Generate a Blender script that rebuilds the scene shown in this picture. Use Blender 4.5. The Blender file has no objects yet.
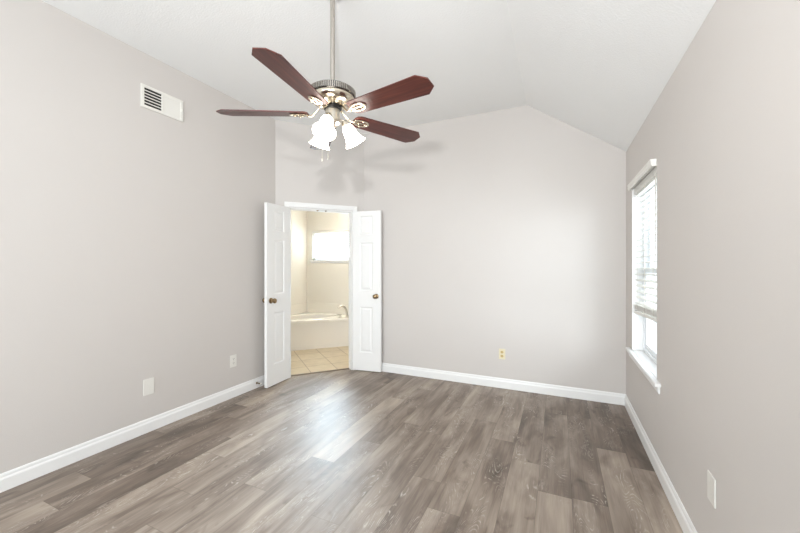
import bpy, bmesh, math, random
from mathutils import Vector, Matrix
PI = math.pi
S = bpy.context.scene
COL = S.collection

# ------------------------------------------------------------------ camera, light, exposure
H = 1.325
YAW = 0.4248
cam = bpy.data.cameras.new('camera'); cam.lens = 36*351.51/800; cam.sensor_width = 36
cam.shift_y = (264.45-266.5)/800; cam.clip_start = 0.02
co = bpy.data.objects.new('camera', cam); COL.objects.link(co)
co.location = (0, 0, H); co.rotation_euler = (PI/2, 0, YAW); S.camera = co

S.view_settings.view_transform = 'Standard'; S.view_settings.look = 'None'
S.view_settings.gamma = 1; S.view_settings.use_curve_mapping = False
S.view_settings.exposure = 0.2

w = bpy.data.worlds.new('sky'); S.world = w; w.use_nodes = True
bg = w.node_tree.nodes['Background']
bg.inputs[0].default_value = (0.86, 0.93, 1.0, 1); bg.inputs[1].default_value = 2.4

def area(name, loc, rot, sx, sy, power, color=(1, 1, 1), portal=False, spread=180):
    l = bpy.data.lights.new(name, 'AREA'); l.shape = 'RECTANGLE'; l.size = sx; l.size_y = sy
    l.energy = power; l.color = color; l.spread = math.radians(spread)
    if portal: l.cycles.is_portal = True
    o = bpy.data.objects.new(name, l); COL.objects.link(o); o.location = loc; o.rotation_euler = rot
    return o

# the camera flash, held just above and left of the camera
area('camera_flash', (-0.11, 0.0, 1.86), (math.radians(103), 0, YAW), 0.08, 0.08, 17.0, (0.97, 0.985, 1.0), spread=140)
# unseen fill light added behind the camera for the room's ambient light
area('rear_fill_light', (-1.2, -2.08, 1.45), (PI/2, 0, math.radians(12)), 2.5, 1.6, 88.0, (0.89, 0.955, 1.0))
# daylight of the side window and of the bathroom window
def aim(name, loc, to, sx, sy, power, color, spread=180):
    area(name, loc, tuple((Vector(to)-Vector(loc)).to_track_quat('-Z', 'Y').to_euler()), sx, sy, power, color, spread=spread)
aim('side_window_daylight', (2.5, 2.22, 1.45), (0.58, 3.15, 1.25), 1.8, 1.7, 100.0, (0.92, 0.96, 1.0))
aim('bath_window_daylight', (-4.60, 6.76, 2.58), (-3.2, 4.7, 1.3), 1.7, 1.3, 580.0, (0.74, 0.88, 1.0), spread=120)

# ------------------------------------------------------------------ measures of the room
XL, XR, YB, ZC = -2.967, 0.575, 3.891, 2.987
XG, ZR = -0.303, 2.385                       # crease of the ceiling, eave height at right wall
P = Vector((XL, 3.087)); Q = Vector((-2.263, YB))   # ends of the diagonal wall
DD = (Q-P).normalized(); DN = Vector((DD.y, -DD.x))  # along the wall, into the room
DLEN = (Q-P).length
YR = -2.2
T = 0.12
def dg(s, n=0.0):
    v = P + DD*s + DN*n
    return (v.x, v.y)

# ------------------------------------------------------------------ helpers
def srgb(r, g, b):
    f = lambda c: (c/255/12.92) if c/255 <= 0.04045 else ((c/255+0.055)/1.055)**2.4
    return (f(r), f(g), f(b), 1)

def mat(name, col, rough=0.5, metal=0.0, bump=0.0, bscale=60, emit=None, estr=0, var=0.0, vscale=3.0, coat=0.0):
    m = bpy.data.materials.new(name); m.use_nodes = True
    nt = m.node_tree; b = nt.nodes['Principled BSDF']
    b.inputs['Base Color'].default_value = col; b.inputs['Roughness'].default_value = rough
    b.inputs['Metallic'].default_value = metal
    b.inputs['Coat Weight'].default_value = coat
    tc = nt.nodes.new('ShaderNodeTexCoord')
    if var > 0:
        n = nt.nodes.new('ShaderNodeTexNoise'); n.inputs['Scale'].default_value = vscale
        n.inputs['Detail'].default_value = 3
        nt.links.new(tc.outputs['Object'], n.inputs['Vector'])
        mx = nt.nodes.new('ShaderNodeMix'); mx.data_type = 'RGBA'
        mx.inputs['A'].default_value = (col[0]*(1-var), col[1]*(1-var), col[2]*(1-var), 1)
        mx.inputs['B'].default_value = (min(1, col[0]*(1+var)), min(1, col[1]*(1+var)), min(1, col[2]*(1+var)), 1)
        nt.links.new(n.outputs['Fac'], mx.inputs['Factor']); nt.links.new(mx.outputs['Result'], b.inputs['Base Color'])
    if bump > 0:
        n = nt.nodes.new('ShaderNodeTexNoise'); n.inputs['Scale'].default_value = bscale
        n.inputs['Detail'].default_value = 4
        nt.links.new(tc.outputs['Object'], n.inputs['Vector'])
        bp = nt.nodes.new('ShaderNodeBump'); bp.inputs['Strength'].default_value = bump; bp.inputs['Distance'].default_value = 0.01
        nt.links.new(n.outputs['Fac'], bp.inputs['Height']); nt.links.new(bp.outputs['Normal'], b.inputs['Normal'])
    if emit:
        b.inputs['Emission Color'].default_value = emit; b.inputs['Emission Strength'].default_value = estr
    return m

M = {}
M['wall'] = mat('greige_wall_paint', srgb(212, 206, 201), 0.62, bump=0.06, bscale=180, var=0.012)
M['ceiling'] = mat('white_textured_ceiling', srgb(243, 243, 242), 0.85, bump=0.2, bscale=85, var=0.01)
M['trim'] = mat('white_semigloss_trim', srgb(244, 243, 241), 0.32, var=0.01)
M['door'] = mat('white_painted_door', srgb(242, 241, 239), 0.38, var=0.008, vscale=6)
M['bath_wall'] = mat('cream_bathroom_paint', srgb(239, 234, 223), 0.6, bump=0.05, bscale=150, var=0.01)
M['tub'] = mat('glossy_cream_acrylic', srgb(246, 241, 230), 0.12, var=0.004)
M['apron'] = mat('cream_apron_panel', srgb(246, 241, 232), 0.25, var=0.008)
M['nickel'] = mat('brushed_nickel', srgb(205, 198, 186), 0.28, 1.0, var=0.03, vscale=30)
M['nickel_rod'] = mat('satin_nickel_rod', srgb(190, 184, 176), 0.38, 1.0, var=0.03, vscale=30)
M['brass'] = mat('polished_warm_nickel', srgb(216, 206, 188), 0.18, 1.0, var=0.03, vscale=20)
M['antique'] = mat('antique_brass_knob', srgb(150, 128, 98), 0.22, 1.0, var=0.05, vscale=30)
M['gunmetal'] = mat('dark_chrome_fins', srgb(112, 110, 107), 0.25, 1.0, var=0.03, vscale=30)
M['black'] = mat('black_enamel', srgb(18, 17, 16), 0.35, var=0.05)
M['dark'] = mat('dark_duct', srgb(40, 38, 35), 0.8, var=0.05)
M['plate'] = mat('white_plastic_plate', srgb(236, 233, 226), 0.35, var=0.005)
M['almond'] = mat('almond_outlet_plastic', srgb(208, 184, 124), 0.35, var=0.005)
M['almond_light'] = mat('pale_almond_plate', srgb(232, 222, 192), 0.35, var=0.005)
M['slot'] = mat('dark_outlet_slot', srgb(70, 62, 52), 0.6, var=0.02)
M['blind'] = mat('white_faux_wood_blind', srgb(240, 238, 232), 0.4, var=0.01)
M['vinyl'] = mat('white_vinyl_window', srgb(236, 238, 240), 0.35, var=0.008)
M['cord'] = mat('pale_blind_cord', srgb(215, 210, 200), 0.8, var=0.02)
M['threshold'] = mat('brown_threshold_strip', srgb(120, 104, 86), 0.45, var=0.05, vscale=20)
M['shade'] = mat('lit_frosted_glass_shade', srgb(250, 246, 238), 0.4, emit=(1.0, 0.93, 0.84, 1), estr=8.0, var=0.004)
M['bulb'] = mat('lit_bulb', srgb(255, 250, 240), 0.4, emit=(1.0, 0.88, 0.70, 1), estr=25.0, var=0.004)
M['fill_globe'] = mat('added_bath_fill_glow', srgb(255, 250, 240), 0.4, emit=(1.0, 0.91, 0.79, 1), estr=52.0, var=0.004)  # glow of the lamp added out of view as bathroom fill
M['ground'] = mat('pale_concrete_ground', srgb(200, 200, 195), 0.9, bump=0.2, bscale=20, var=0.08)

def glass():
    m = bpy.data.materials.new('window_glass'); m.use_nodes = True; nt = m.node_tree
    nt.nodes.remove(nt.nodes['Principled BSDF'])
    t = nt.nodes.new('ShaderNodeBsdfTransparent'); t.inputs[0].default_value = (0.93, 0.96, 0.97, 1)
    g = nt.nodes.new('ShaderNodeBsdfGlossy'); g.inputs['Roughness'].default_value = 0.03
    lw0 = nt.nodes.new('ShaderNodeLayerWeight'); lw0.inputs[0].default_value = 0.5
    pw = nt.nodes.new('ShaderNodeMath'); pw.operation = 'POWER'; pw.inputs[1].default_value = 6
    nt.links.new(lw0.outputs['Facing'], pw.inputs[0])
    lw = nt.nodes.new('ShaderNodeMath'); lw.operation = 'MULTIPLY'; lw.inputs[1].default_value = 0.5; nt.links.new(pw.outputs[0], lw.inputs[0])
    mx = nt.nodes.new('ShaderNodeMixShader')
    nt.links.new(lw.outputs[0], mx.inputs[0]); nt.links.new(t.outputs[0], mx.inputs[1]); nt.links.new(g.outputs[0], mx.inputs[2])
    nt.links.new(mx.outputs[0], nt.nodes['Material Output'].inputs[0])
    return m
M['glass'] = glass()

def N(nt, t, **kw):
    n = nt.nodes.new(t)
    for k, v in kw.items(): setattr(n, k, v)
    return n
def math_(nt, op, a, b=None, c=None, clamp=False):
    n = nt.nodes.new('ShaderNodeMath'); n.operation = op; n.use_clamp = clamp
    for i, x in enumerate((a, b, c)):
        if x is None: continue
        if isinstance(x, (int, float)): n.inputs[i].default_value = x
        else: nt.links.new(x, n.inputs[i])
    return n.outputs[0]
def ramp(nt, fac, stops):
    r = nt.nodes.new('ShaderNodeValToRGB')
    el = r.color_ramp.elements
    while len(el) < len(stops): el.new(0.5)
    for e, (p, c) in zip(el, stops): e.position = p; e.color = c
    nt.links.new(fac, r.inputs[0]); return r.outputs[0]

def floor_mat():
    m = bpy.data.materials.new('grey_brown_vinyl_plank'); m.use_nodes = True; nt = m.node_tree
    b = nt.nodes['Principled BSDF']
    at = N(nt, 'ShaderNodeAttribute'); at.attribute_name = 'plank'
    sp = N(nt, 'ShaderNodeSeparateColor'); nt.links.new(at.outputs['Color'], sp.inputs[0])
    tone, seed, along = sp.outputs[0], sp.outputs[1], sp.outputs[2]; across = at.outputs['Alpha']
    tc = N(nt, 'ShaderNodeTexCoord'); xyz = N(nt, 'ShaderNodeSeparateXYZ'); nt.links.new(tc.outputs['Object'], xyz.inputs[0])
    X, Y = xyz.outputs[0], xyz.outputs[1]
    def vec(sx, sy, sz):
        c = N(nt, 'ShaderNodeCombineXYZ')
        nt.links.new(math_(nt, 'MULTIPLY', X, sx), c.inputs[0]); nt.links.new(math_(nt, 'MULTIPLY', Y, sy), c.inputs[1])
        nt.links.new(math_(nt, 'MULTIPLY', seed, sz), c.inputs[2]); return c.outputs[0]
    def noise(v, sc, det, rough=0.55, dist=0.0):
        n = N(nt, 'ShaderNodeTexNoise'); n.inputs['Scale'].default_value = sc; n.inputs['Detail'].default_value = det
        n.inputs['Roughness'].default_value = rough; n.inputs['Distortion'].default_value = dist
        nt.links.new(v, n.inputs['Vector']); return n.outputs['Fac']
    blotch = noise(vec(7, 1.7, 37), 1.0, 3, 0.55, 0.6)
    streak = noise(vec(34, 1.5, 61), 1.0, 4, 0.6, 0.4)
    fine = noise(vec(170, 7, 83), 1.0, 3, 0.6)
    knot = noise(vec(5.0, 2.6, 19), 1.6, 2, 0.5, 1.2)
    # cathedral figure: contour lines of a stretched noise field
    field = noise(vec(6.5, 1.35, 29), 1.0, 1.0, 0.4, 0.9)
    rings = math_(nt, 'SINE', math_(nt, 'MULTIPLY', math_(nt, 'ADD', field, math_(nt, 'MULTIPLY', fine, 0.006)), 230))
    rings = math_(nt, 'POWER', math_(nt, 'MAXIMUM', rings, 0.0), 3.0)
    mask = noise(vec(9, 2.2, 47), 1.0, 2, 0.5)
    mask = math_(nt, 'MULTIPLY', math_(nt, 'SUBTRACT', mask, 0.50), 7.0, clamp=True)
    brk = math_(nt, 'MULTIPLY', math_(nt, 'SUBTRACT', noise(vec(60, 25, 11), 1.0, 2), 0.42), 5.0, clamp=True)
    lime = math_(nt, 'MULTIPLY', math_(nt, 'MULTIPLY', rings, mask), brk)
    v = math_(nt, 'MULTIPLY_ADD', tone, 0.52, 0.0)
    v = math_(nt, 'ADD', v, math_(nt, 'MULTIPLY', math_(nt, 'SUBTRACT', blotch, 0.5), 1.15))
    v = math_(nt, 'ADD', v, math_(nt, 'MULTIPLY', math_(nt, 'SUBTRACT', streak, 0.5), 0.50))
    v = math_(nt, 'ADD', v, math_(nt, 'MULTIPLY', math_(nt, 'SUBTRACT', fine, 0.5), 0.22))
    v = math_(nt, 'ADD', v, 0.18)
    kn = math_(nt, 'MULTIPLY', math_(nt, 'SUBTRACT', knot, 0.62), 6.0, clamp=True)
    v = math_(nt, 'SUBTRACT', v, math_(nt, 'MULTIPLY', kn, 0.25), clamp=True)
    col = ramp(nt, v, [(0.0, srgb(86, 75, 66)), (0.3, srgb(124, 110, 99)), (0.55, srgb(156, 142, 129)), (0.8, srgb(182, 168, 154)), (1.0, srgb(200, 188, 174))])
    mx = N(nt, 'ShaderNodeMix', data_type='RGBA'); nt.links.new(math_(nt, 'MULTIPLY', lime, 0.7), mx.inputs['Factor'])
    nt.links.new(col, mx.inputs['A']); mx.inputs['B'].default_value = srgb(214, 205, 194)
    # seams
    sa = math_(nt, 'MINIMUM', across, math_(nt, 'SUBTRACT', 1.0, across))
    sl = math_(nt, 'MINIMUM', along, math_(nt, 'SUBTRACT', 1.0, along))
    s1 = math_(nt, 'SUBTRACT', 1.0, math_(nt, 'DIVIDE', sa, 0.014), clamp=True)
    s2 = math_(nt, 'SUBTRACT', 1.0, math_(nt, 'DIVIDE', sl, 0.0022), clamp=True)
    seam = math_(nt, 'MAXIMUM', s1, s2)
    mx2 = N(nt, 'ShaderNodeMix', data_type='RGBA'); nt.links.new(math_(nt, 'MULTIPLY', seam, 0.45), mx2.inputs['Factor'])
    nt.links.new(mx.outputs['Result'], mx2.inputs['A']); mx2.inputs['B'].default_value = srgb(72, 62, 54)
    nt.links.new(mx2.outputs['Result'], b.inputs['Base Color'])
    nt.links.new(math_(nt, 'MULTIPLY_ADD', streak, 0.14, 0.40), b.inputs['Roughness'])
    bp = N(nt, 'ShaderNodeBump'); bp.inputs['Strength'].default_value = 0.12; bp.inputs['Distance'].default_value = 0.004
    hgt = math_(nt, 'SUBTRACT', math_(nt, 'MULTIPLY', fine, 0.5), math_(nt, 'MULTIPLY', seam, 1.0))
    nt.links.new(hgt, bp.inputs['Height']); nt.links.new(bp.outputs['Normal'], b.inputs['Normal'])
    return m
M['floor'] = floor_mat()

def tile_mat():
    m = bpy.data.materials.new('beige_stone_tile'); m.use_nodes = True; nt = m.node_tree
    b = nt.nodes['Principled BSDF']
    tc = N(nt, 'ShaderNodeTexCoord'); mp = N(nt, 'ShaderNodeMapping')
    nt.links.new(tc.outputs['Object'], mp.inputs[0])
    mp.inputs['Rotation'].default_value = (0, 0, -math.atan2(DD.y, DD.x)-math.radians(2))
    mp.inputs['Location'].default_value = (0.05, 0.02, 0)
    br = N(nt, 'ShaderNodeTexBrick'); br.offset = 0.0; br.inputs['Scale'].default_value = 1.0
    br.inputs['Brick Width'].default_value = 0.33; br.inputs['Row Height'].default_value = 0.33
    br.inputs['Mortar Size'].default_value = 0.005; br.inputs['Mortar Smooth'].default_value = 0.2
    br.inputs['Color1'].default_value = srgb(220, 205, 178); br.inputs['Color2'].default_value = srgb(211, 194, 165)
    br.inputs['Mortar'].default_value = srgb(158, 136, 106)
    nt.links.new(mp.outputs[0], br.inputs['Vector'])
    n = N(nt, 'ShaderNodeTexNoise'); n.inputs['Scale'].default_value = 9; n.inputs['Detail'].default_value = 4
    nt.links.new(tc.outputs['Object'], n.inputs['Vector'])
    mx = N(nt, 'ShaderNodeMix', data_type='RGBA', blend_type='MULTIPLY'); mx.inputs['Factor'].default_value = 1
    nt.links.new(br.outputs['Color'], mx.inputs['A'])
    r = ramp(nt, n.outputs['Fac'], [(0.3, (0.86, 0.85, 0.83, 1)), (0.7, (1, 1, 1, 1))])
    nt.links.new(r, mx.inputs['B']); nt.links.new(mx.outputs['Result'], b.inputs['Base Color'])
    b.inputs['Roughness'].default_value = 0.35
    return m
M['tile'] = tile_mat()

def blade_mat():
    m = bpy.data.materials.new('cherry_wood_blade'); m.use_nodes = True; nt = m.node_tree
    b = nt.nodes['Principled BSDF']
    tc = N(nt, 'ShaderNodeTexCoord'); mp = N(nt, 'ShaderNodeMapping'); mp.inputs['Scale'].default_value = (2.2, 34, 10)
    nt.links.new(tc.outputs['Object'], mp.inputs[0])
    n = N(nt, 'ShaderNodeTexNoise'); n.inputs['Scale'].default_value = 1.6; n.inputs['Detail'].default_value = 5; n.inputs['Distortion'].default_value = 0.5
    nt.links.new(mp.outputs[0], n.inputs['Vector'])
    c = ramp(nt, n.outputs['Fac'], [(0.25, srgb(56, 22, 19)), (0.5, srgb(82, 36, 29)), (0.75, srgb(106, 52, 41))])
    nt.links.new(c, b.inputs['Base Color']); b.inputs['Roughness'].default_value = 0.33
    return m
M['blade'] = blade_mat()

class MB:
    def __init__(s): s.bm = bmesh.new()
    def box(s, x0, x1, y0, y1, z0, z1, mx=None):
        v = [s.bm.verts.new(Vector(p) if mx is None else mx @ Vector(p)) for p in
             ((x0,y0,z0),(x1,y0,z0),(x1,y1,z0),(x0,y1,z0),(x0,y0,z1),(x1,y0,z1),(x1,y1,z1),(x0,y1,z1))]
        for f in ((3,2,1,0),(4,5,6,7),(0,1,5,4),(1,2,6,5),(2,3,7,6),(3,0,4,7)): s.bm.faces.new([v[i] for i in f])
        return s
    def loft(s, rings, close=True, cap0=True, cap1=True):
        R = [[s.bm.verts.new(p) for p in r] for r in rings]
        n = len(R[0])
        for a, b in zip(R, R[1:]):
            for i in range(n if close else n-1):
                j = (i+1) % n
                s.bm.faces.new((a[i], a[j], b[j], b[i]))
        if cap0: s.bm.faces.new(list(reversed(R[0])))
        if cap1: s.bm.faces.new(R[-1])
        return s
    def prism(s, poly, z0, z1):
        return s.loft([[(x, y, z0) for x, y in poly], [(x, y, z1) for x, y in poly]])
    def extr(s, poly3, d):
        d = Vector(d)
        return s.loft([[Vector(p) for p in poly3], [Vector(p)+d for p in poly3]])
    def lathe(s, prof, n=32, mx=None, cap=False):
        rings = []
        for r, z in prof:
            ring = [Vector((max(r, 1e-5)*math.cos(2*PI*i/n), max(r, 1e-5)*math.sin(2*PI*i/n), z)) for i in range(n)]
            rings.append([mx @ p if mx is not None else p for p in ring])
        return s.loft(rings, cap0=cap, cap1=cap)
    def tube(s, pts, r, n=10, flat=1.0):
        pts = [Vector(p) for p in pts]; rings = []; up = Vector((0, 0, 1))
        for i, p in enumerate(pts):
            t = (pts[min(i+1, len(pts)-1)] - pts[max(i-1, 0)]).normalized()
            u = up if abs(t.dot(up)) < 0.95 else Vector((1, 0, 0))
            a = t.cross(u).normalized(); b = a.cross(t).normalized()
            rr = r[i] if isinstance(r, (list, tuple)) else r
            rings.append([p + a*math.cos(2*PI*k/n)*rr + b*math.sin(2*PI*k/n)*rr*flat for k in range(n)])
        return s.loft(rings)
    def sphere(s, c, r, sc=(1, 1, 1), n=16, mx=None):
        m = Matrix.Translation(c) @ Matrix.Diagonal((r*sc[0], r*sc[1], r*sc[2], 1))
        if mx is not None: m = mx @ m
        bmesh.ops.create_uvsphere(s.bm, u_segments=n, v_segments=n//2+2, radius=1, matrix=m); return s
    def build(s, name, m, parent=None, smooth=False, bevel=0, kind=None, label=None, loc=None, seg=2):
        bmesh.ops.recalc_face_normals(s.bm, faces=s.bm.faces)
        me = bpy.data.meshes.new(name); s.bm.to_mesh(me); s.bm.free()
        me.materials.append(M[m] if isinstance(m, str) else m)
        if smooth:
            for p in me.polygons: p.use_smooth = True
        o = bpy.data.objects.new(name, me); COL.objects.link(o)
        if smooth:
            md = o.modifiers.new('es', 'EDGE_SPLIT'); md.split_angle = math.radians(38)
        if bevel:
            md = o.modifiers.new('bv', 'BEVEL'); md.width = bevel; md.segments = seg; md.limit_method = 'ANGLE'
        if parent: o.parent = parent
        if kind: o['kind'] = kind
        if label: o['label'] = label
        if loc: o.location = loc
        return o
def thing(name, label, cat, loc=(0,0,0), rz=0, group=None, kind=None, quat=None):
    o = bpy.data.objects.new(name, None); COL.objects.link(o); o.empty_display_size = 0.1
    o.location = loc; o.rotation_euler = (0, 0, rz); o['label'] = label
    if cat: o['category'] = cat
    if group: o['group'] = group
    if kind: o['kind'] = kind
    return o
ST = 'structure'

# ------------------------------------------------------------------ floor of planks
PW, PX0, PL = 0.18, 0.066, 1.2
joint = {2: 2.72, 1: 2.90, 0: 3.42, -1: 2.21, -2: 2.50, -3: 2.73, -4: 1.81, -5: 2.045, -6: 2.62, -7: 1.50, -8: 2.30, -9: 1.96,
         -10: 2.75, -11: 2.30, -12: 1.35, -13: 1.70, -14: 1.912, -15: 0.97, -16: 1.195, -17: 1.75}
# tone of each plank; key (row, index counted from the joint: 0 = the plank just beyond it)
tones = {(2,0): .08, (2,-1): .62, (1,0): .10, (1,-1): .70, (0,0): .12, (0,-1): .16, (0,-2): .4, (-1,0): .30, (-1,-1): .52, (-2,0): .42, (-2,-1): .62,
         (-3,0): .62, (-3,-1): .35, (-4,0): .42, (-4,1): .5, (-4,-1): .45, (-5,0): .58, (-5,-1): .36, (-6,0): .45, (-6,-1): .62, (-7,0): .5, (-7,-1): .5,
         (-8,0): .45, (-8,-1): .56, (-9,0): .86, (-9,1): .45, (-9,-1): .52, (-10,0): .5, (-10,-1): .5, (-11,0): .45, (-11,-1): .5,
         (-12,0): .5, (-13,0): .82, (-13,-1): .45, (-14,-1): .1, (-14,0): .5, (-15,0): .22, (-15,-1): .72, (-16,0): .14, (-16,-1): .6, (-17,0): .45}
rnd = random.Random(5)
bm = bmesh.new(); lay = bm.loops.layers.float_color.new('plank')
for n in range(-17, 3):
    x0 = PX0+n*PW; x1 = x0+PW; j = joint[n]
    for k in range(-4, 3):
        y0 = j+k*PL; y1 = y0+PL
        if y1 < YR or y0 > YB+0.02: continue
        tone = tones.get((n, k), 0.25+rnd.random()*0.5); seed = rnd.random()
        vs = [bm.verts.new(p) for p in ((x0,y0,0),(x1,y0,0),(x1,y1,0),(x0,y1,0))]
        f = bm.faces.new(vs)
        for l, (a, c) in zip(f.loops, ((0,0),(0,1),(1,1),(1,0))): l[lay] = (tone, seed, a, c)
def cut(co_, no_):
    g = bm.verts[:]+bm.edges[:]+bm.faces[:]
    bmesh.ops.bisect_plane(bm, geom=g, plane_co=co_, plane_no=no_, clear_outer=True)
cut((XR, 0, 0), (1, 0, 0)); cut((XL, 0, 0), (-1, 0, 0)); cut((0, YB, 0), (0, 1, 0)); cut((0, YR, 0), (0, -1, 0))
e = dg(0, -0.065); cut((e[0], e[1], 0), (-DN.x, -DN.y, 0))
me = bpy.data.meshes.new('floor'); bm.to_mesh(me); bm.free(); me.materials.append(M['floor'])
fo = bpy.data.objects.new('floor', me); COL.objects.link(fo); fo['kind'] = ST
fo['label'] = 'grey brown wood plank floor of the bedroom'

# ------------------------------------------------------------------ walls and ceiling
ZT = ZC+0.12
WY0, WY1, WZ0, WZ1 = 2.75, 3.595, 0.56, 1.985     # side window opening
PO = (XL-T, P.y+0.045); QO = (Q.x-0.0544, YB+T)   # outer mitres of the diagonal wall
MB().prism([(XL, YR), (XL, P.y), PO, (XL-T, YR)], 0, ZC).build('wall_left', 'wall', kind=ST, label='long greige wall at the left')
b = MB().extr([(Q.x, YB, 0), (XR, YB, 0), (XR, YB, ZR), (XG, YB, ZC), (Q.x, YB, ZC)], (0, T, 0))
b.build('wall_back', 'wall', kind=ST, label='greige far wall under the slope of the ceiling')
RW = 0.16
b = MB()
b.box(XR, XR+RW, YR, WY0, 0, ZR); b.box(XR, XR+RW, WY1, YB+T, 0, ZR)
b.box(XR, XR+RW, WY0, WY1, 0, WZ0); b.box(XR, XR+RW, WY0, WY1, WZ1, ZR)
b.build('wall_right', 'wall', kind=ST, label='greige wall at the right with the tall window')
S1, S2, DZ = 0.155, 0.915, 1.995
b = MB()
b.prism([(P.x, P.y), dg(S1), dg(S1, -T), PO], 0, ZC)
b.prism([dg(S2), (Q.x, Q.y), QO, dg(S2, -T)], 0, ZC)
b.prism([dg(S1), dg(S2), dg(S2, -T), dg(S1, -T)], DZ, ZC)
b.build('wall_diagonal', 'wall', kind=ST, label='short diagonal wall around the bathroom doorway')
# rear wall with an opening made up for the fill light
RX0, RX1, RZ0, RZ1 = -2.5, 0.1, 0.6, 2.3
b = MB()
b.box(XL-T, RX0, YR-T, YR, 0, ZC); b.box(RX0, RX1, YR-T, YR, 0, RZ0); b.box(RX0, RX1, YR-T, YR, RZ1, ZC)
b.extr([(RX1, YR-T, 0), (XR, YR-T, 0), (XR, YR-T, ZR), (XG, YR-T, ZC), (RX1, YR-T, ZC-(RX1-XG)*(ZC-ZR)/(XR-XG))] if False else
       [(RX1, YR-T, 0), (XR+RW, YR-T, 0), (XR+RW, YR-T, ZR), (XR, YR-T, ZR), (RX1, YR-T, ZC-(RX1-XG)*(ZC-ZR)/(XR-XG))], (0, T, 0))
b.build('wall_rear', 'wall', kind=ST, label='greige wall behind the camera')
zs = lambda x: ZC-(x-XG)*(ZC-ZR)/(XR-XG)
MB().extr([(XL-T, YR-T, ZC), (XG, YR-T, ZC), (XR, YR-T, ZR), (XR+RW, YR-T, zs(XR+RW)), (XR+RW, YR-T, ZC+.1), (XL-T, YR-T, ZC+.1)], (0, YB+T-(YR-T), 0)
     ).build('ceiling', 'ceiling', kind=ST, label='white textured ceiling, flat then sloping down to the right')

# ------------------------------------------------------------------ baseboards
def baseboard(name, a, c, n, label):
    """moulded board from a to c (plan), n = direction into the room"""
    a, c, n = Vector(a), Vector(c), Vector(n)
    prof = [(0.001, 0.0), (0.015, 0.0), (0.015, 0.070), (0.0125, 0.078), (0.0095, 0.082), (0.0085, 0.095), (0.005, 0.104), (0.001, 0.105)]
    b = MB(); b.loft([[(p.x+n.x*t, p.y+n.y*t, z) for t, z in prof] for p in (a, c)])
    return b.build(name, 'trim', kind=ST, label=label)
baseboard('baseboard_left', (XL, YR), (XL, P.y), (1, 0), 'white baseboard along the left wall')
baseboard('baseboard_back', (Q.x, YB), (XR, YB), (0, -1), 'white baseboard along the far wall')
baseboard('baseboard_right', (XR, YR), (XR, YB-0.015), (-1, 0), 'white baseboard along the right wall')
baseboard('baseboard_rear', (XL, YR), (XR, YR), (0, 1), 'white baseboard behind the camera')
baseboard('baseboard_diagonal', dg(0.0), dg(S1-0.057), (DN.x, DN.y), 'short white baseboard left of the doorway')

# ------------------------------------------------------------------ doorway casing and leaves
def dbox(b, s0, s1, n0, n1, z0, z1):
    return b.prism([dg(s0, n0), dg(s1, n0), dg(s1, n1), dg(s0, n1)], z0, z1)
tr = thing('trim_1', 'white door casing around the bathroom doorway', None, (0, 0, 0), kind=ST)
b = MB()
for sgn in (1, -1):
    n0, n1 = (0.0, 0.014) if sgn == 1 else (-T-0.014, -T)
    dbox(b, S1-0.057, S1-0.004, n0, n1, 0, DZ+0.004); dbox(b, S2+0.004, S2+0.057, n0, n1, 0, DZ+0.004)
    dbox(b, S1-0.057, S2+0.057, n0, n1, DZ+0.004, DZ+0.058)
    m0, m1 = (0.014, 0.020) if sgn == 1 else (-T-0.020, -T-0.014)
    dbox(b, S1-0.057, S1-0.038, m0, m1, 0, DZ+0.039); dbox(b, S2+0.038, S2+0.057, m0, m1, 0, DZ+0.039)
    dbox(b, S1-0.057, S2+0.057, m0, m1, DZ+0.039, DZ+0.058)
b.build('casing', 'trim', tr, bevel=0.002)
b = MB()
dbox(b, S1-0.004, S1+0.014, -T, 0, 0, DZ); dbox(b, S2-0.014, S2+0.004, -T, 0, 0, DZ); dbox(b, S1+0.014, S2-0.014, -T, 0, DZ-0.014, DZ+0.004)
dbox(b, S1+0.014, S1+0.024, -0.08, -0.045, 0, DZ-0.014); dbox(b, S2-0.024, S2-0.014, -0.08, -0.045, 0, DZ-0.014)
dbox(b, S1+0.024, S2-0.024, -0.08, -0.045, DZ-0.024, DZ-0.014)
b.build('jamb', 'trim', tr)
for s in (0.485, 0.585):
    b = MB(); dbox(b, s-0.012, s+0.012, -0.035, -0.012, DZ-0.018, DZ-0.014)
    x, y = dg(s, -0.023); b.sphere((x, y, DZ-0.019), 0.007)
    b.build('ball_catch', 'antique', tr, smooth=True, label='small brass ball catch')
b = MB(); dbox(b, S1+0.0145, S2-0.0145, -0.085, -0.05, 0.0, 0.009)
b.build('trim_2', 'threshold', kind=ST, bevel=0.003, label='thin brown threshold strip where planks meet bathroom tile')

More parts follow.
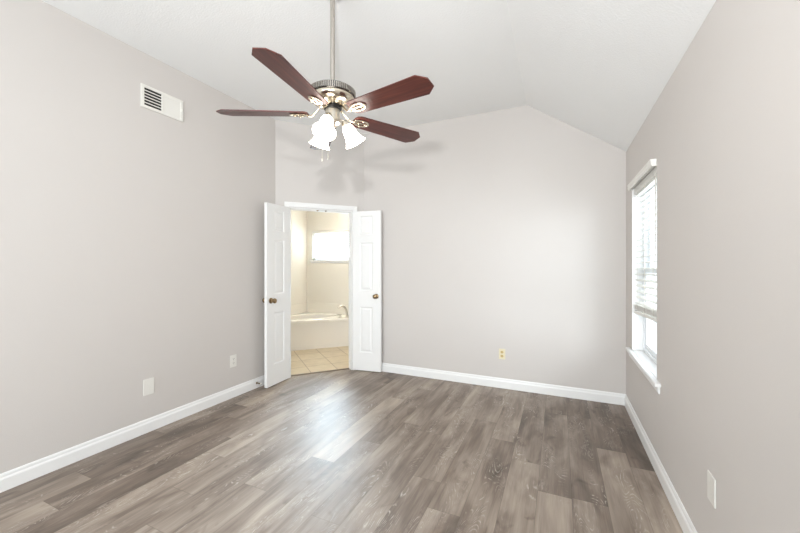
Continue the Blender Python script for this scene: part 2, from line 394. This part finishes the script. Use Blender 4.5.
def door_leaf(name, a, ang, side, label):
    """leaf from its hinge a, running along local +x; side = +1/-1: the visible face is local y=0, the thickness goes to side*y"""
    W, Z0, Z1, TH = 0.373, 0.012, 1.985, 0.035
    root = thing(name, label, None, (a[0], a[1], 0), ang, kind=ST)
    s = side
    b = MB()
    px0, px1 = 0.098, 0.268
    zz = [(0.235, 0.800), (1.000, 1.595), (1.690, 1.925)]
    fy = lambda y: s*y
    def bx(x0, x1, y0, y1, z0, z1):
        ya, yb = sorted((fy(y0), fy(y1))); b.box(x0, x1, ya, yb, z0, z1)
    bx(0, px0, 0, TH, Z0, Z1); bx(px1, W, 0, TH, Z0, Z1)
    prev = Z0
    for z0, z1 in zz:
        bx(px0, px1, 0, TH, prev, z0); prev = z1
    bx(px0, px1, 0, TH, prev, Z1)
    for z0, z1 in zz:
        for f0, f1, fm in ((0.0, 0.010, 1), (TH, TH-0.010, -1)):
            # moulded slope, flat groove, raised field
            def ring(i, y): return [(px0+i, fy(y), z0+i), (px1-i, fy(y), z0+i), (px1-i, fy(y), z1-i), (px0+i, fy(y), z1-i)]
            b.loft([ring(0, f0), ring(0.010, f0+fm*0.009), ring(0.020, f0+fm*0.009), ring(0.038, f0+fm*0.003)], cap0=False, cap1=True)
    b.build('door_panel', 'door', root)
    # knobs on both faces
    for d in (1, -1):
        base = 0.0 if d == 1 else TH
        y = fy(base); dirv = -s*d
        mx = Matrix.Translation((W-0.058, y, 0.935)) @ Matrix.Rotation(-PI/2*dirv, 4, 'X')
        k = MB()
        k.lathe([(0.0, 0), (0.031, 0.0), (0.031, 0.004), (0.026, 0.009), (0.013, 0.011), (0.010, 0.016), (0.010, 0.028), (0.016, 0.033),
                 (0.025, 0.040), (0.028, 0.050), (0.025, 0.060), (0.016, 0.066), (0.0, 0.068)], 24, mx)
        k.build('door_knob', 'antique', root, smooth=True, label='round antique brass knob')
    for z in (0.22, 1.02, 1.78):
        h = MB(); h.lathe([(0.0, z-0.045), (0.006, z-0.045), (0.006, z+0.045), (0.0, z+0.045)], 12, Matrix.Translation((-0.006, -s*0.004, 0)))
        h.build('hinge', 'trim', root, smooth=True)
    return root
h1 = Vector((-2.845, 3.190)); t1 = Vector((-2.823, 2.822))
h2 = Vector((-2.351, 3.758)); t2 = Vector((-1.992, 3.806))
door_leaf('door_1', h1, math.atan2((t1-h1).y, (t1-h1).x), -1, 'left leaf of the white panelled double door, folded against the left wall')
door_leaf('door_2', h2, math.atan2((t2-h2).y, (t2-h2).x), 1, 'right leaf of the white panelled double door, opened in front of the far wall')

# ------------------------------------------------------------------ side window
def slat_mesh(L, W_=0.048, t=0.003, mat_='blind'):
    """slat along local y, crowned across x"""
    prof = []
    for i in range(7):
        x = -W_/2+W_*i/6; prof.append((x, 0.0025*(1-(2*x/W_)**2)))
    pts = [(x, z+t/2) for x, z in prof] + [(x, z-t/2) for x, z in reversed(prof)]
    b = MB(); b.loft([[(x, -L/2, z) for x, z in pts], [(x, L/2, z) for x, z in pts]])
    return b
win = thing('window_1', 'tall double hung window with white blinds in the right wall', None, (XR, (WY0+WY1)/2, 0), kind=ST)
Lw = WY1-WY0; hw = Lw/2
b = MB()   # window frame set deep in the opening
fx0, fx1 = 0.080, 0.150
b.box(fx0, fx1, -hw, -hw+0.035, WZ0+0.03, WZ1); b.box(fx0, fx1, hw-0.035, hw, WZ0+0.03, WZ1)
b.box(fx0, fx1, -hw+0.035, hw-0.035, WZ0+0.03, WZ0+0.06); b.box(fx0, fx1, -hw+0.035, hw-0.035, WZ1-0.035, WZ1)
b.build('window_frame', 'vinyl', win, bevel=0.003)
zm = 1.275
def sash(x0, x1, z0, z1):
    y0, y1 = -hw+0.035, hw-0.035; r = 0.038
    b = MB()
    b.box(x0, x1, y0, y0+r, z0, z1); b.box(x0, x1, y1-r, y1, z0, z1)
    b.box(x0, x1, y0+r, y1-r, z0, z0+r); b.box(x0, x1, y0+r, y1-r, z1-r, z1)
    o = b.build('sash', 'vinyl', win, bevel=0.003)
    c = (x0+x1)/2
    g = MB(); g.box(c-0.002, c+0.002, y0+r, y1-r, z0+r, z1-r); g.build('glass_pane', 'glass', o)
    m = MB(); m.box(c-0.008, c-0.003, -0.008, 0.008, z0+r, z1-r)
    m.build('muntin', 'vinyl', o)
sash(0.088, 0.112, WZ0+0.06, zm+0.02); sash(0.114, 0.138, zm-0.02, WZ1-0.035)
# white painted returns lining the opening (far, near, top)
b = MB()
b.box(0.001, fx0, hw-0.004, hw, WZ0+0.03, WZ1); b.box(0.001, fx0, -hw, -hw+0.004, WZ0+0.03, WZ1); b.box(0.001, fx0, -hw+0.004, hw-0.004, WZ1-0.004, WZ1)
b.build('window_return', 'trim', win)
b = MB(); b.box(-0.034, 0.0, -hw-0.11, hw+0.11, WZ0+0.002, WZ0+0.028); b.box(0.0, fx1, -hw, hw, WZ0+0.002, WZ0+0.028)
b.build('window_stool', 'trim', win, bevel=0.006)
b = MB(); b.extr([(0.0, -hw-0.085, WZ0+0.002), (-0.014, -hw-0.085, WZ0+0.002), (-0.014, -hw-0.085, WZ0-0.025), (-0.008, -hw-0.085, WZ0-0.045), (0.0, -hw-0.085, WZ0-0.045)], (0, Lw+0.17, 0))
b.build('window_apron', 'trim', win, bevel=0.002)

# the blind (a thing of its own hanging in the window)
bl = thing('window_blind', 'white slatted blind hanging half drawn in the tall window of the right wall', 'window blind', (XR+0.038, (WY0+WY1)/2, 1.90))
b = MB(); b.box(-0.025, 0.028, -hw+0.008, hw-0.008, 0.022, 0.078); b.build('head_rail', 'blind', bl, bevel=0.002)
b = MB()
prof = [(-0.066, 0.063), (-0.066, 0.072), (-0.070, 0.078), (-0.070, 0.098), (-0.074, 0.103), (-0.074, 0.109), (-0.056, 0.109), (-0.056, 0.063)]
b.loft([[(x, y, z) for x, z in prof] for y in (-hw+0.002, hw-0.002)])
b.box(-0.056, -0.0385, -hw+0.002, -hw+0.010, 0.063, 0.109); b.box(-0.056, -0.0385, hw-0.010, hw-0.002, 0.063, 0.109)
b.build('valance', 'blind', bl, bevel=0.001)
nsl = 20
zlow = 0.985-1.90
base_sl = None
for i in range(nsl):
    z = 0.005 + (zlow+0.03-0.005)*i/(nsl-1)
    if base_sl is None:
        base_sl = slat_mesh(Lw-0.024).build('slat', 'blind', bl); o = base_sl
    else:
        o = base_sl.copy(); COL.objects.link(o); o.parent = bl
    o.location = (0, 0, z); o.rotation_euler = (math.radians(-0.06*i), math.radians(-14), 0)
# stacked slats and bottom rail, hanging a little lower at the far end
for i in range(7):
    o = base_sl.copy(); COL.objects.link(o); o.parent = bl
    o.location = (0.001*(-1)**i, 0, zlow-0.006*i+0.012); o.rotation_euler = (math.radians(-2.2), math.radians(-2), 0)
mx = Matrix.Rotation(math.radians(-2.6), 4, 'X')
b = MB(); b.box(-0.026, 0.026, -hw+0.012, hw-0.012, -0.012, 0.012)
br_ = b.build('bottom_rail', 'blind', bl, bevel=0.003); br_.location = (0, 0, zlow-0.048); br_.rotation_euler = (math.radians(-2.4), 0, 0)
for y in (-0.27, 0.0, 0.27):
    for x in (-0.026, 0.026):
        b = MB(); b.tube([(x, y, 0.03), (x, y, zlow-0.04)], 0.0012, 6); b.build('ladder_cord', 'cord', bl)
b = MB(); b.tube([(-0.030, -hw+0.07, 0.03), (-0.032, -hw+0.07, -0.55)], 0.0035, 8); b.build('tilt_wand', 'cord', bl)

# unseen window added behind the camera to go with the fill light
w3 = thing('added_rear_window', 'unseen wide window added in the rear wall for the fill light', None, (0, YR-T/2, 0), kind=ST)
b = MB()
for x in (RX0+0.02, (2*RX0+RX1)/3, (RX0+2*RX1)/3, RX1-0.02): b.box(x-0.02, x+0.02, -0.04, 0.0, RZ0, RZ1)
b.box(RX0, RX1, -0.04, 0.0, RZ0, RZ0+0.04); b.box(RX0, RX1, -0.04, 0.0, RZ1-0.04, RZ1)
b.build('window_frame', 'vinyl', w3)
b = MB(); b.box(RX0, RX1, -0.022, -0.018, RZ0+0.04, RZ1-0.04); b.build('glass_pane', 'glass', w3)

# ------------------------------------------------------------------ bathroom
BX, BYB, BY0, BXR, BZ = -4.2, 5.15, 2.3, -1.4, 2.44
poly = [(BX, BY0), (XL-T, BY0), PO, QO, (BXR, YB+T), (BXR, BYB), (BX, BYB)]
f0, f1 = dg(S1+0.0145, -0.083), dg(S2-0.0145, -0.083)
o0, o1 = dg(S1+0.0145, -T), dg(S2-0.0145, -T)
polyf = [(BX, BY0), (XL-T, BY0), PO, o0, f0, f1, o1, QO, (BXR, YB+T), (BXR, BYB), (BX, BYB)]
b = MB(); b.bm.faces.new([b.bm.verts.new((x, y, 0.004)) for x, y in polyf])
fb = b.build('floor_bathroom', 'tile', kind=ST, label='beige square tile floor of the bathroom')
MB().prism(poly, BZ, BZ+0.1).build('ceiling_bathroom', 'ceiling', kind=ST, label='white ceiling of the bathroom')
MB().box(BX-T, BX, BY0-T, BYB+T, 0, BZ).build('wall_bathroom_left', 'bath_wall', kind=ST, label='cream wall at the left of the bathtub')
VX0, VX1, VZ0, VZ1 = -4.08, -3.02, 1.40, 1.93
b = MB(); b.box(BX, VX0, BYB, BYB+T, 0, BZ); b.box(VX1, BXR+T, BYB, BYB+T, 0, BZ); b.box(VX0, VX1, BYB, BYB+T, 0, VZ0); b.box(VX0, VX1, BYB, BYB+T, VZ1, BZ)
b.build('wall_bathroom_back', 'bath_wall', kind=ST, label='cream wall with the small window behind the bathtub')
MB().box(BXR, BXR+T, YB+T, BYB, 0, BZ).build('wall_bathroom_right', 'bath_wall', kind=ST, label='cream wall at the right end of the bathroom')
MB().box(BX, XL-T, BY0-T, BY0, 0, BZ).build('wall_bathroom_front', 'bath_wall', kind=ST, label='cream wall at the near end of the bathroom')
w2 = thing('window_2', 'small high bathroom window above the bathtub', None, ((VX0+VX1)/2, BYB, 0), kind=ST)
hv = (VX1-VX0)/2
b = MB()
b.box(-hv, -hv+0.03, 0.05, 0.1, VZ0, VZ1); b.box(hv-0.03, hv, 0.05, 0.1, VZ0, VZ1)
b.box(-hv, hv, 0.05, 0.1, VZ0, VZ0+0.03); b.box(-hv, hv, 0.05, 0.1, VZ1-0.03, VZ1)
b.build('window_frame', 'vinyl', w2)
b = MB(); b.box(-hv+0.03, hv-0.03, 0.073, 0.077, VZ0+0.03, VZ1-0.03); b.build('glass_pane', 'glass', w2)
b = MB(); b.box(-hv-0.03, hv+0.03, -0.025, 0.05, VZ0-0.022, VZ0); b.build('window_stool', 'trim', w2, bevel=0.004)
b = MB(); b.box(-hv-0.02, hv+0.02, -0.010, 0.0, VZ0-0.05, VZ0-0.022); b.build('window_apron', 'trim', w2, bevel=0.002)
bb = thing('window_blind', 'small white slatted blind closed over the high bathroom window above the tub', 'window blind', ((VX0+VX1)/2, BYB+0.022, VZ1))
b = MB(); b.box(-hv+0.006, hv-0.006, -0.028, 0.022, -0.05, -0.004); b.build('head_rail', 'blind', bb, bevel=0.002)
first = None
for i in range(11):
    if first is None:
        first = slat_mesh(2*hv-0.02, 0.046).build('slat', 'blind', bb); o = first
    else:
        o = first.copy(); COL.objects.link(o); o.parent = bb
    o.rotation_euler = (0, math.radians(-12), PI/2); o.location = (0, 0, -0.072-0.0385*i)
b = MB(); b.box(-hv+0.01, hv-0.01, -0.024, 0.02, -0.51, -0.492); b.build('bottom_rail', 'blind', bb, bevel=0.002)

# corner bathtub with a diagonal front
def bathtub():
    t = thing('corner_bathtub', 'cream corner bathtub with a flat diagonal front, below the high window', 'bathtub', (BX, BYB, 0))
    L1, L2, zt = 1.47, 1.37, 0.46        # along -y on the left wall, along +x on the back wall
    A, B, C_ = Vector((0.006, -0.006)), Vector((0.006, -L1)), Vector((L2, -0.006))
    ctr = Vector((0.45, -0.47)); ax = (C_-B).normalized(); ay = Vector((-ax.y, ax.x))
    polyp = [B, C_, A]
    def hit(d):
        best = 1e9
        for i in range(3):
            p, q = polyp[i], polyp[(i+1) % 3]; ed = q-p
            den = d.x*ed.y-d.y*ed.x
            if abs(den) < 1e-9: continue
            w_ = p-ctr; tt = (w_.x*ed.y-w_.y*ed.x)/den; uu = (w_.x*d.y-w_.y*d.x)/den
            if tt > 0 and -1e-6 <= uu <= 1+1e-6: best = min(best, tt)
        return best
    angs = sorted([2*PI*i/72 for i in range(72)] + [math.atan2((p-ctr).y, (p-ctr).x) % (2*PI) for p in polyp])
    def ell(a, sx, sy, z):
        d = Vector((math.cos(a), math.sin(a))); u, v = d.dot(ax), d.dot(ay)
        r = 1/math.sqrt((u/sx)**2+(v/sy)**2); p = ctr+d*r; return (p.x, p.y, z)
    outer, outer2, low = [], [], []
    for a in angs:
        d = Vector((math.cos(a), math.sin(a))); r = hit(d); p = ctr+d*r
        outer.append((p.x, p.y, zt-0.008)); outer2.append((ctr.x+d.x*(r-0.008), ctr.y+d.y*(r-0.008), zt)); low.append((p.x, p.y, zt-0.05))
    b = MB()
    b.loft([low, outer, outer2, [ell(a, .50, .285, zt) for a in angs], [ell(a, .48, .27, zt+0.012) for a in angs], [ell(a, .45, .24, zt) for a in angs],
            [ell(a, .42, .215, 0.30) for a in angs], [ell(a, .38, .19, 0.12) for a in angs], [ell(a, .30, .14, 0.08) for a in angs]], cap0=False, cap1=True)
    b.build('tub_shell', 'tub', t, smooth=True)
    nrm = Vector((ax.y, -ax.x))
    b = MB(); i0, i1 = -0.018, -0.04
    b0, b1 = B+ax*0.06, C_-ax*0.06
    pl = [b0+nrm*i0, b1+nrm*i0, b1+nrm*i1, b0+nrm*i1]
    b.prism([(p.x, p.y) for p in pl], 0.004, zt-0.045)
    pl2 = [b0+nrm*(i0+0.006), b1+nrm*(i0+0.006), b1+nrm*i0, b0+nrm*i0]
    b.prism([(p.x, p.y) for p in pl2], 0.004, 0.05)
    b.build('apron_panel', 'apron', t)
    # deck mounted faucet with two handles near the right end of the front rim
    base = C_ - ax*0.42 - nrm*0.062
    b = MB()
    tgt = (ctr - base).normalized(); tgt = (tgt*0.4 - ax).normalized()
    p0 = Vector((base.x, base.y, zt))
    prof = [(0, 0), (0, 0.06), (0.01, 0.12), (0.035, 0.165), (0.075, 0.188), (0.12, 0.180), (0.15, 0.150)]
    b.tube([p0+Vector((tgt.x*h_, tgt.y*h_, z)) for h_, z in prof], [0.019, 0.017, 0.016, 0.016, 0.016, 0.016, 0.015], 12)
    b.lathe([(0.0, 0.0), (0.032, 0.0), (0.030, 0.010), (0.02, 0.016)], 20, Matrix.Translation(p0))
    fz = b.build('faucet', 'nickel', t, smooth=True, label='arched chrome tub faucet')
    for k, off in enumerate((-0.115, 0.115)):
        q = p0 + Vector((-ax.x*0.0, -ax.y*0.0, 0)) + Vector((ax.x*off, ax.y*off, 0)) 
        b = MB(); b.lathe([(0.0, 0), (0.024, 0.0), (0.022, 0.012), (0.012, 0.020), (0.011, 0.045), (0.018, 0.050), (0.018, 0.058), (0.0, 0.062)], 18, Matrix.Translation(q))
        b.tube([q+Vector((0, 0, 0.052)), q+Vector((-ax.x*0.05, -ax.y*0.05, 0.062))], [0.008, 0.006], 8)
        b.build('faucet_handle', 'nickel', t, smooth=True)
    return t
bathtub()
b = MB()
zz0, zz1 = 0.462, 0.635
b.box(BX, BX+0.012, BYB-1.47, BYB-0.0, zz0, zz1); b.box(BX+0.012, BX+1.6, BYB-0.012, BYB, zz0, zz1)
b.build('trim_3', 'tub', kind=ST, label='low cream wall surround behind the bathtub', bevel=0.003)
# unseen dome lamp added to brighten the bathroom
l = thing('added_bath_lamp', 'unseen round flush lamp added to brighten the bathroom', 'fill lamp', (-2.9, 4.55, BZ))
b = MB(); b.lathe([(0.0, -0.001), (0.16, -0.001), (0.16, -0.022), (0.0, -0.022)], 32); b.build('base', 'nickel', l)
b = MB(); b.lathe([(0.15, -0.022), (0.145, -0.05), (0.11, -0.085), (0.05, -0.105), (0.0, -0.11)], 32); b.build('glass_dome', 'fill_globe', l, smooth=True)

# ------------------------------------------------------------------ ceiling fan
FC = (-1.217, 1.725)
FZ = 2.21
fan = thing('ceiling_fan', 'nickel ceiling fan with cherry wood blades and three lit glass shades', 'ceiling fan', (FC[0], FC[1], FZ))
zc = ZC-FZ
b = MB(); b.lathe([(0.0, zc-0.001), (0.07, zc-0.001), (0.07, zc-0.02), (0.05, zc-0.06), (0.02, zc-0.08), (0.0, zc-0.08)], 32); b.build('canopy', 'nickel_rod', fan, smooth=True)
b = MB(); b.lathe([(0.0, zc-0.07), (0.0135, zc-0.07), (0.0135, 0.15), (0.0, 0.15)], 20); b.build('downrod', 'nickel_rod', fan, smooth=True)
b = MB(); b.lathe([(0.0, 0.185), (0.018, 0.185), (0.022, 0.178), (0.022, 0.155), (0.032, 0.145), (0.06, 0.137), (0.0, 0.137)], 24); b.build('rod_collar', 'nickel_rod', fan, smooth=True)
b = MB(); b.lathe([(0.0, 0.140), (0.090, 0.138), (0.120, 0.131), (0.132, 0.122), (0.132, 0.090), (0.124, 0.084), (0.0, 0.084)], 48)
mh = b.build('motor_housing', 'gunmetal', fan, smooth=True)
b = MB()
for i in range(72):                     # cooling fins round the band
    a = 2*PI*i/72
    b.box(0.130, 0.1365, -0.0022, 0.0022, 0.092, 0.120, Matrix.Rotation(a, 4, 'Z'))
b.build('vent_band', 'nickel_rod', mh, label='ribbed band of cooling fins')
b = MB(); b.lathe([(0.0, 0.085), (0.126, 0.085), (0.128, 0.078), (0.124, 0.066), (0.110, 0.052), (0.082, 0.042), (0.060, 0.037), (0.055, 0.034), (0.0, 0.034)], 48)
b.build('motor_bowl', 'brass', fan, smooth=True)
b = MB(); b.lathe([(0.0, 0.034), (0.052, 0.034), (0.054, 0.022), (0.048, 0.014), (0.0, 0.014)], 36); b.build('flywheel', 'black', fan, smooth=True, label='black flywheel ring under the motor')
b = MB(); b.lathe([(0.0, 0.015), (0.040, 0.015), (0.042, 0.008), (0.042, -0.050), (0.046, -0.054), (0.046, -0.066), (0.034, -0.078), (0.012, -0.088), (0.010, -0.100), (0.0, -0.104)], 36)
b.build('switch_housing', 'nickel', fan, smooth=True)

for ch in [o for o in fan.children if o.name.split('.')[0] in ('rod_collar','motor_housing','motor_bowl','flywheel','switch_housing')]: ch.location.z = 0.012

def blade_parts(ang):
    rz = Matrix.Rotation(ang, 4, 'Z'); pitch = Matrix.Rotation(math.radians(-11), 4, 'X')
    b = MB(); R0, R1 = 0.140, 0.66
    out = [(R0+0.030, -0.058), (R0+0.010, -0.048), (R0, -0.028), (R0, 0.028), (R0+0.010, 0.048), (R0+0.030, 0.058), (R1-0.048, 0.075), (R1, 0.032), (R1, -0.032), (R1-0.048, -0.075)]
    b.loft([[(x, y, -0.003) for x, y in out], [(x, y, 0.003) for x, y in out]])
    o = b.build('blade', 'blade', fan, bevel=0.001); o.matrix_local = rz @ pitch
    # ornate iron: curved arm, open oval medallion with a centre bar
    b = MB()
    b.tube([(0.045, 0, 0.056), (0.075, 0.004, 0.034), (0.100, 0.004, 0.004), (0.122, 0, -0.012), (0.148, 0, -0.011)], [0.010, 0.008, 0.0075, 0.0085, 0.010], 10, 0.7)
    n = 28; cx, rx, ry = 0.196, 0.050, 0.027
    rings = []
    for i in range(n+1):
        a = 2*PI*i/n; c = Vector((cx+rx*math.cos(a), ry*math.sin(a), -0.007)); rad = Vector((math.cos(a), math.sin(a), 0))
        rings.append([c+rad*0.0065*math.cos(q)+Vector((0, 0, 1))*0.004*math.sin(q) for q in [2*PI*k/8 for k in range(8)]])
    b.loft(rings, cap0=False, cap1=False)
    b.tube([(0.146, 0, -0.008), (0.175, 0, -0.008), (0.225, 0, -0.007), (0.244, 0, -0.006)], [0.008, 0.006, 0.006, 0.006], 10, 0.5)
    for x, y in ((0.178, 0.0), (0.222, 0.0), (0.196, 0.026), (0.196, -0.026)): b.sphere((x, y, -0.012), 0.006, n=10)
    io = b.build('blade_iron', 'brass', o, smooth=True, label='scrolled nickel blade iron')
    return o
BA = -YAW*-1
for d in (180, 252, 324, 36, 107.5):
    blade_parts(math.radians(d+2.2)+YAW)

SH = {}
for k, d in enumerate((20, 136, 262)):
    a = math.radians(d)+YAW; rz = Matrix.Rotation(a, 4, 'Z')
    # curved arm and socket cup
    b = MB(); b.tube([rz @ Vector(p) for p in ((0.020, 0, -0.036), (0.045, 0, -0.026), (0.066, 0, -0.030), (0.073, 0, -0.044))], 0.007, 10)
    tilt = rz @ Matrix.Translation((0.074, 0, -0.042)) @ Matrix.Rotation(math.radians(-30), 4, 'Y')
    b.lathe([(0.0, 0.012), (0.018, 0.012), (0.024, 0.0), (0.026, -0.022), (0.020, -0.024), (0.0, -0.024)], 20, tilt)
    b.build('lamp_arm', 'nickel', fan, smooth=True)
    b = MB()
    outp = [(0.023, -0.014), (0.030, -0.024), (0.036, -0.040), (0.039, -0.060), (0.042, -0.082), (0.049, -0.104), (0.060, -0.122), (0.066, -0.130)]
    inn = [(r-0.003, z) for r, z in reversed(outp)]
    b.lathe(outp+inn, 32, tilt)
    so = b.build('lamp_shade', 'shade', fan, smooth=True, label='bell shaped frosted glass shade, lit')
    b = MB(); b.sphere((0, 0, -0.066), 0.024, (1, 1, 1.35), 16, tilt); b.build('bulb', 'bulb', so, smooth=True)
for (x, y, z1) in ((-0.050, -0.05, -0.292), (-0.012, -0.07, -0.287)):
    r, dd = x, y   # right / depth in plan relative to the fan axis
    vx = Vector((math.cos(YAW), math.sin(YAW), 0))*r + Vector((-math.sin(YAW), math.cos(YAW), 0))*dd
    st = vx.normalized()*0.043
    b = MB(); b.tube([(st.x, st.y, -0.045), (vx.x*0.8, vx.y*0.8, -0.052), (vx.x, vx.y, -0.075), (vx.x, vx.y, z1+0.03)], 0.0014, 6)
    b.lathe([(0.0, z1+0.032), (0.003, z1+0.03), (0.0045, z1+0.01), (0.003, z1), (0.0, z1)], 10, Matrix.Translation((vx.x, vx.y, 0)))
    b.build('pull_chain', 'nickel', fan, smooth=True)

# ------------------------------------------------------------------ air vent on the left wall
v = thing('air_vent', 'white wall register high on the left wall, its near half open to dark slots', 'air vent', (XL, 1.826, 2.646))
hy, hz = 0.168, 0.090
b = MB(); b.box(0.0005, 0.002, -hy+0.01, hy-0.01, -hz+0.01, hz-0.01); b.build('backing', 'dark', v)
b = MB()
for (y0, y1, z0, z1) in ((-hy, hy, hz-0.022, hz), (-hy, hy, -hz, -hz+0.022), (-hy, -hy+0.024, -hz+0.022, hz-0.022), (hy-0.024, hy, -hz+0.022, hz-0.022), (-0.012, 0.002, -hz+0.022, hz-0.022)):
    b.box(0.002, 0.012, y0, y1, z0, z1)
b.build('frame', 'plate', v, bevel=0.002)
b = MB(); b.box(0.002, 0.008, 0.002, hy-0.024, -hz+0.022, hz-0.022); b.build('damper_panel', 'plate', v, label='closed flat half of the register')
for i in range(5):
    z = -0.068+0.0168*(i+1)+0.007*(i+0.5)
    b = MB(); mx = Matrix.Translation((0.007, 0, z)) @ Matrix.Rotation(math.radians(20), 4, 'Y')
    b.box(-0.0015, 0.0015, -hy+0.024, -0.012, -0.0036, 0.0036, mx); b.build('louver', 'plate', v)
b = MB(); b.box(0.012, 0.020, hy-0.016, hy-0.010, -0.012, 0.012); b.build('lever', 'plate', v, bevel=0.001)

# ------------------------------------------------------------------ wall plates
def plate(name, label, cat, loc, rz, w_=0.076, h_=0.122, outlet=None, screws=True, cover='plate'):
    """plate built facing local -y"""
    t = thing(name, label, cat, loc, rz)
    b = MB(); b.box(-w_/2, w_/2, -0.006, -0.0004, -h_/2, h_/2); b.build('cover_plate', cover, t, bevel=0.0025)
    if outlet:
        for s in (-1, 1):
            b = MB(); b.lathe([(0, 0), (0.0165, 0), (0.0165, 0.003), (0, 0.003)], 24, Matrix.Translation((0, -0.006, s*0.021)) @ Matrix.Rotation(PI/2, 4, 'X') @ Matrix.Diagonal((1, 0.86, 1, 1)))
            soc = b.build('socket', outlet, t)
            b = MB()
            for x, hh in ((-0.0065, 0.008), (0.0065, 0.007)): b.box(x-0.0013, x+0.0013, -0.0100, -0.0088, s*0.021-hh/2+0.003, s*0.021+hh/2+0.003)
            b.box(-0.0025, 0.0025, -0.0100, -0.0088, s*0.021-0.010, s*0.021-0.006)
            b.build('slots', 'slot', soc)
        b = MB(); b.sphere((0, -0.0062, 0), 0.003, (1, .5, 1), 10); b.build('screw', 'nickel', t)
    elif screws:
        for s in (-1, 1):
            b = MB(); b.sphere((0, -0.0062, s*0.034), 0.003, (1, .4, 1), 10); b.build('screw', 'plate', t)
    return t
plate('blank_cover_plate', 'blank white cover plate low on the left wall', 'wall plate', (XL, 1.718, 0.357), PI/2, 0.080, 0.128)
plate('wall_outlet', 'white electrical outlet low on the left wall near the open door leaf', 'electrical outlet', (XL, 2.512, 0.362), PI/2, outlet='plate')
plate('wall_outlet', 'small almond electrical outlet low on the far wall', 'electrical outlet', (-0.557, YB, 0.364), 0, 0.066, 0.112, outlet='almond', cover='almond_light')
plate('blank_cover_plate', 'blank white cover plate on the right wall below and nearer than the window', 'wall plate', (XR, 1.846, 0.402), -PI/2, 0.078, 0.118)

# ------------------------------------------------------------------ door stop on the left baseboard
ds = thing('door_stop', 'small spring door stop on the baseboard behind the left door leaf', 'door stop', (XL+0.015, 2.80, 0.055))
b = MB(); b.lathe([(0, 0), (0.012, 0), (0.010, 0.004), (0.005, 0.006)] + [(0.0048+0.0012*(i % 2), 0.006+0.003*i) for i in range(17)] + [(0, 0.056)], 14, Matrix.Rotation(PI/2, 4, 'Y'))
b.build('spring', 'antique', ds, smooth=True)
b = MB(); b.lathe([(0, 0.056), (0.008, 0.056), (0.008, 0.068), (0, 0.070)], 14, Matrix.Rotation(PI/2, 4, 'Y')); b.build('rubber_tip', 'plate', ds, smooth=True)

# ------------------------------------------------------------------ outside
b = MB(); b.box(XR+RW+0.02, 14, -6, 16, -0.35, -0.3); b.build('ground', 'ground', kind=ST, label='pale ground outside the side window')
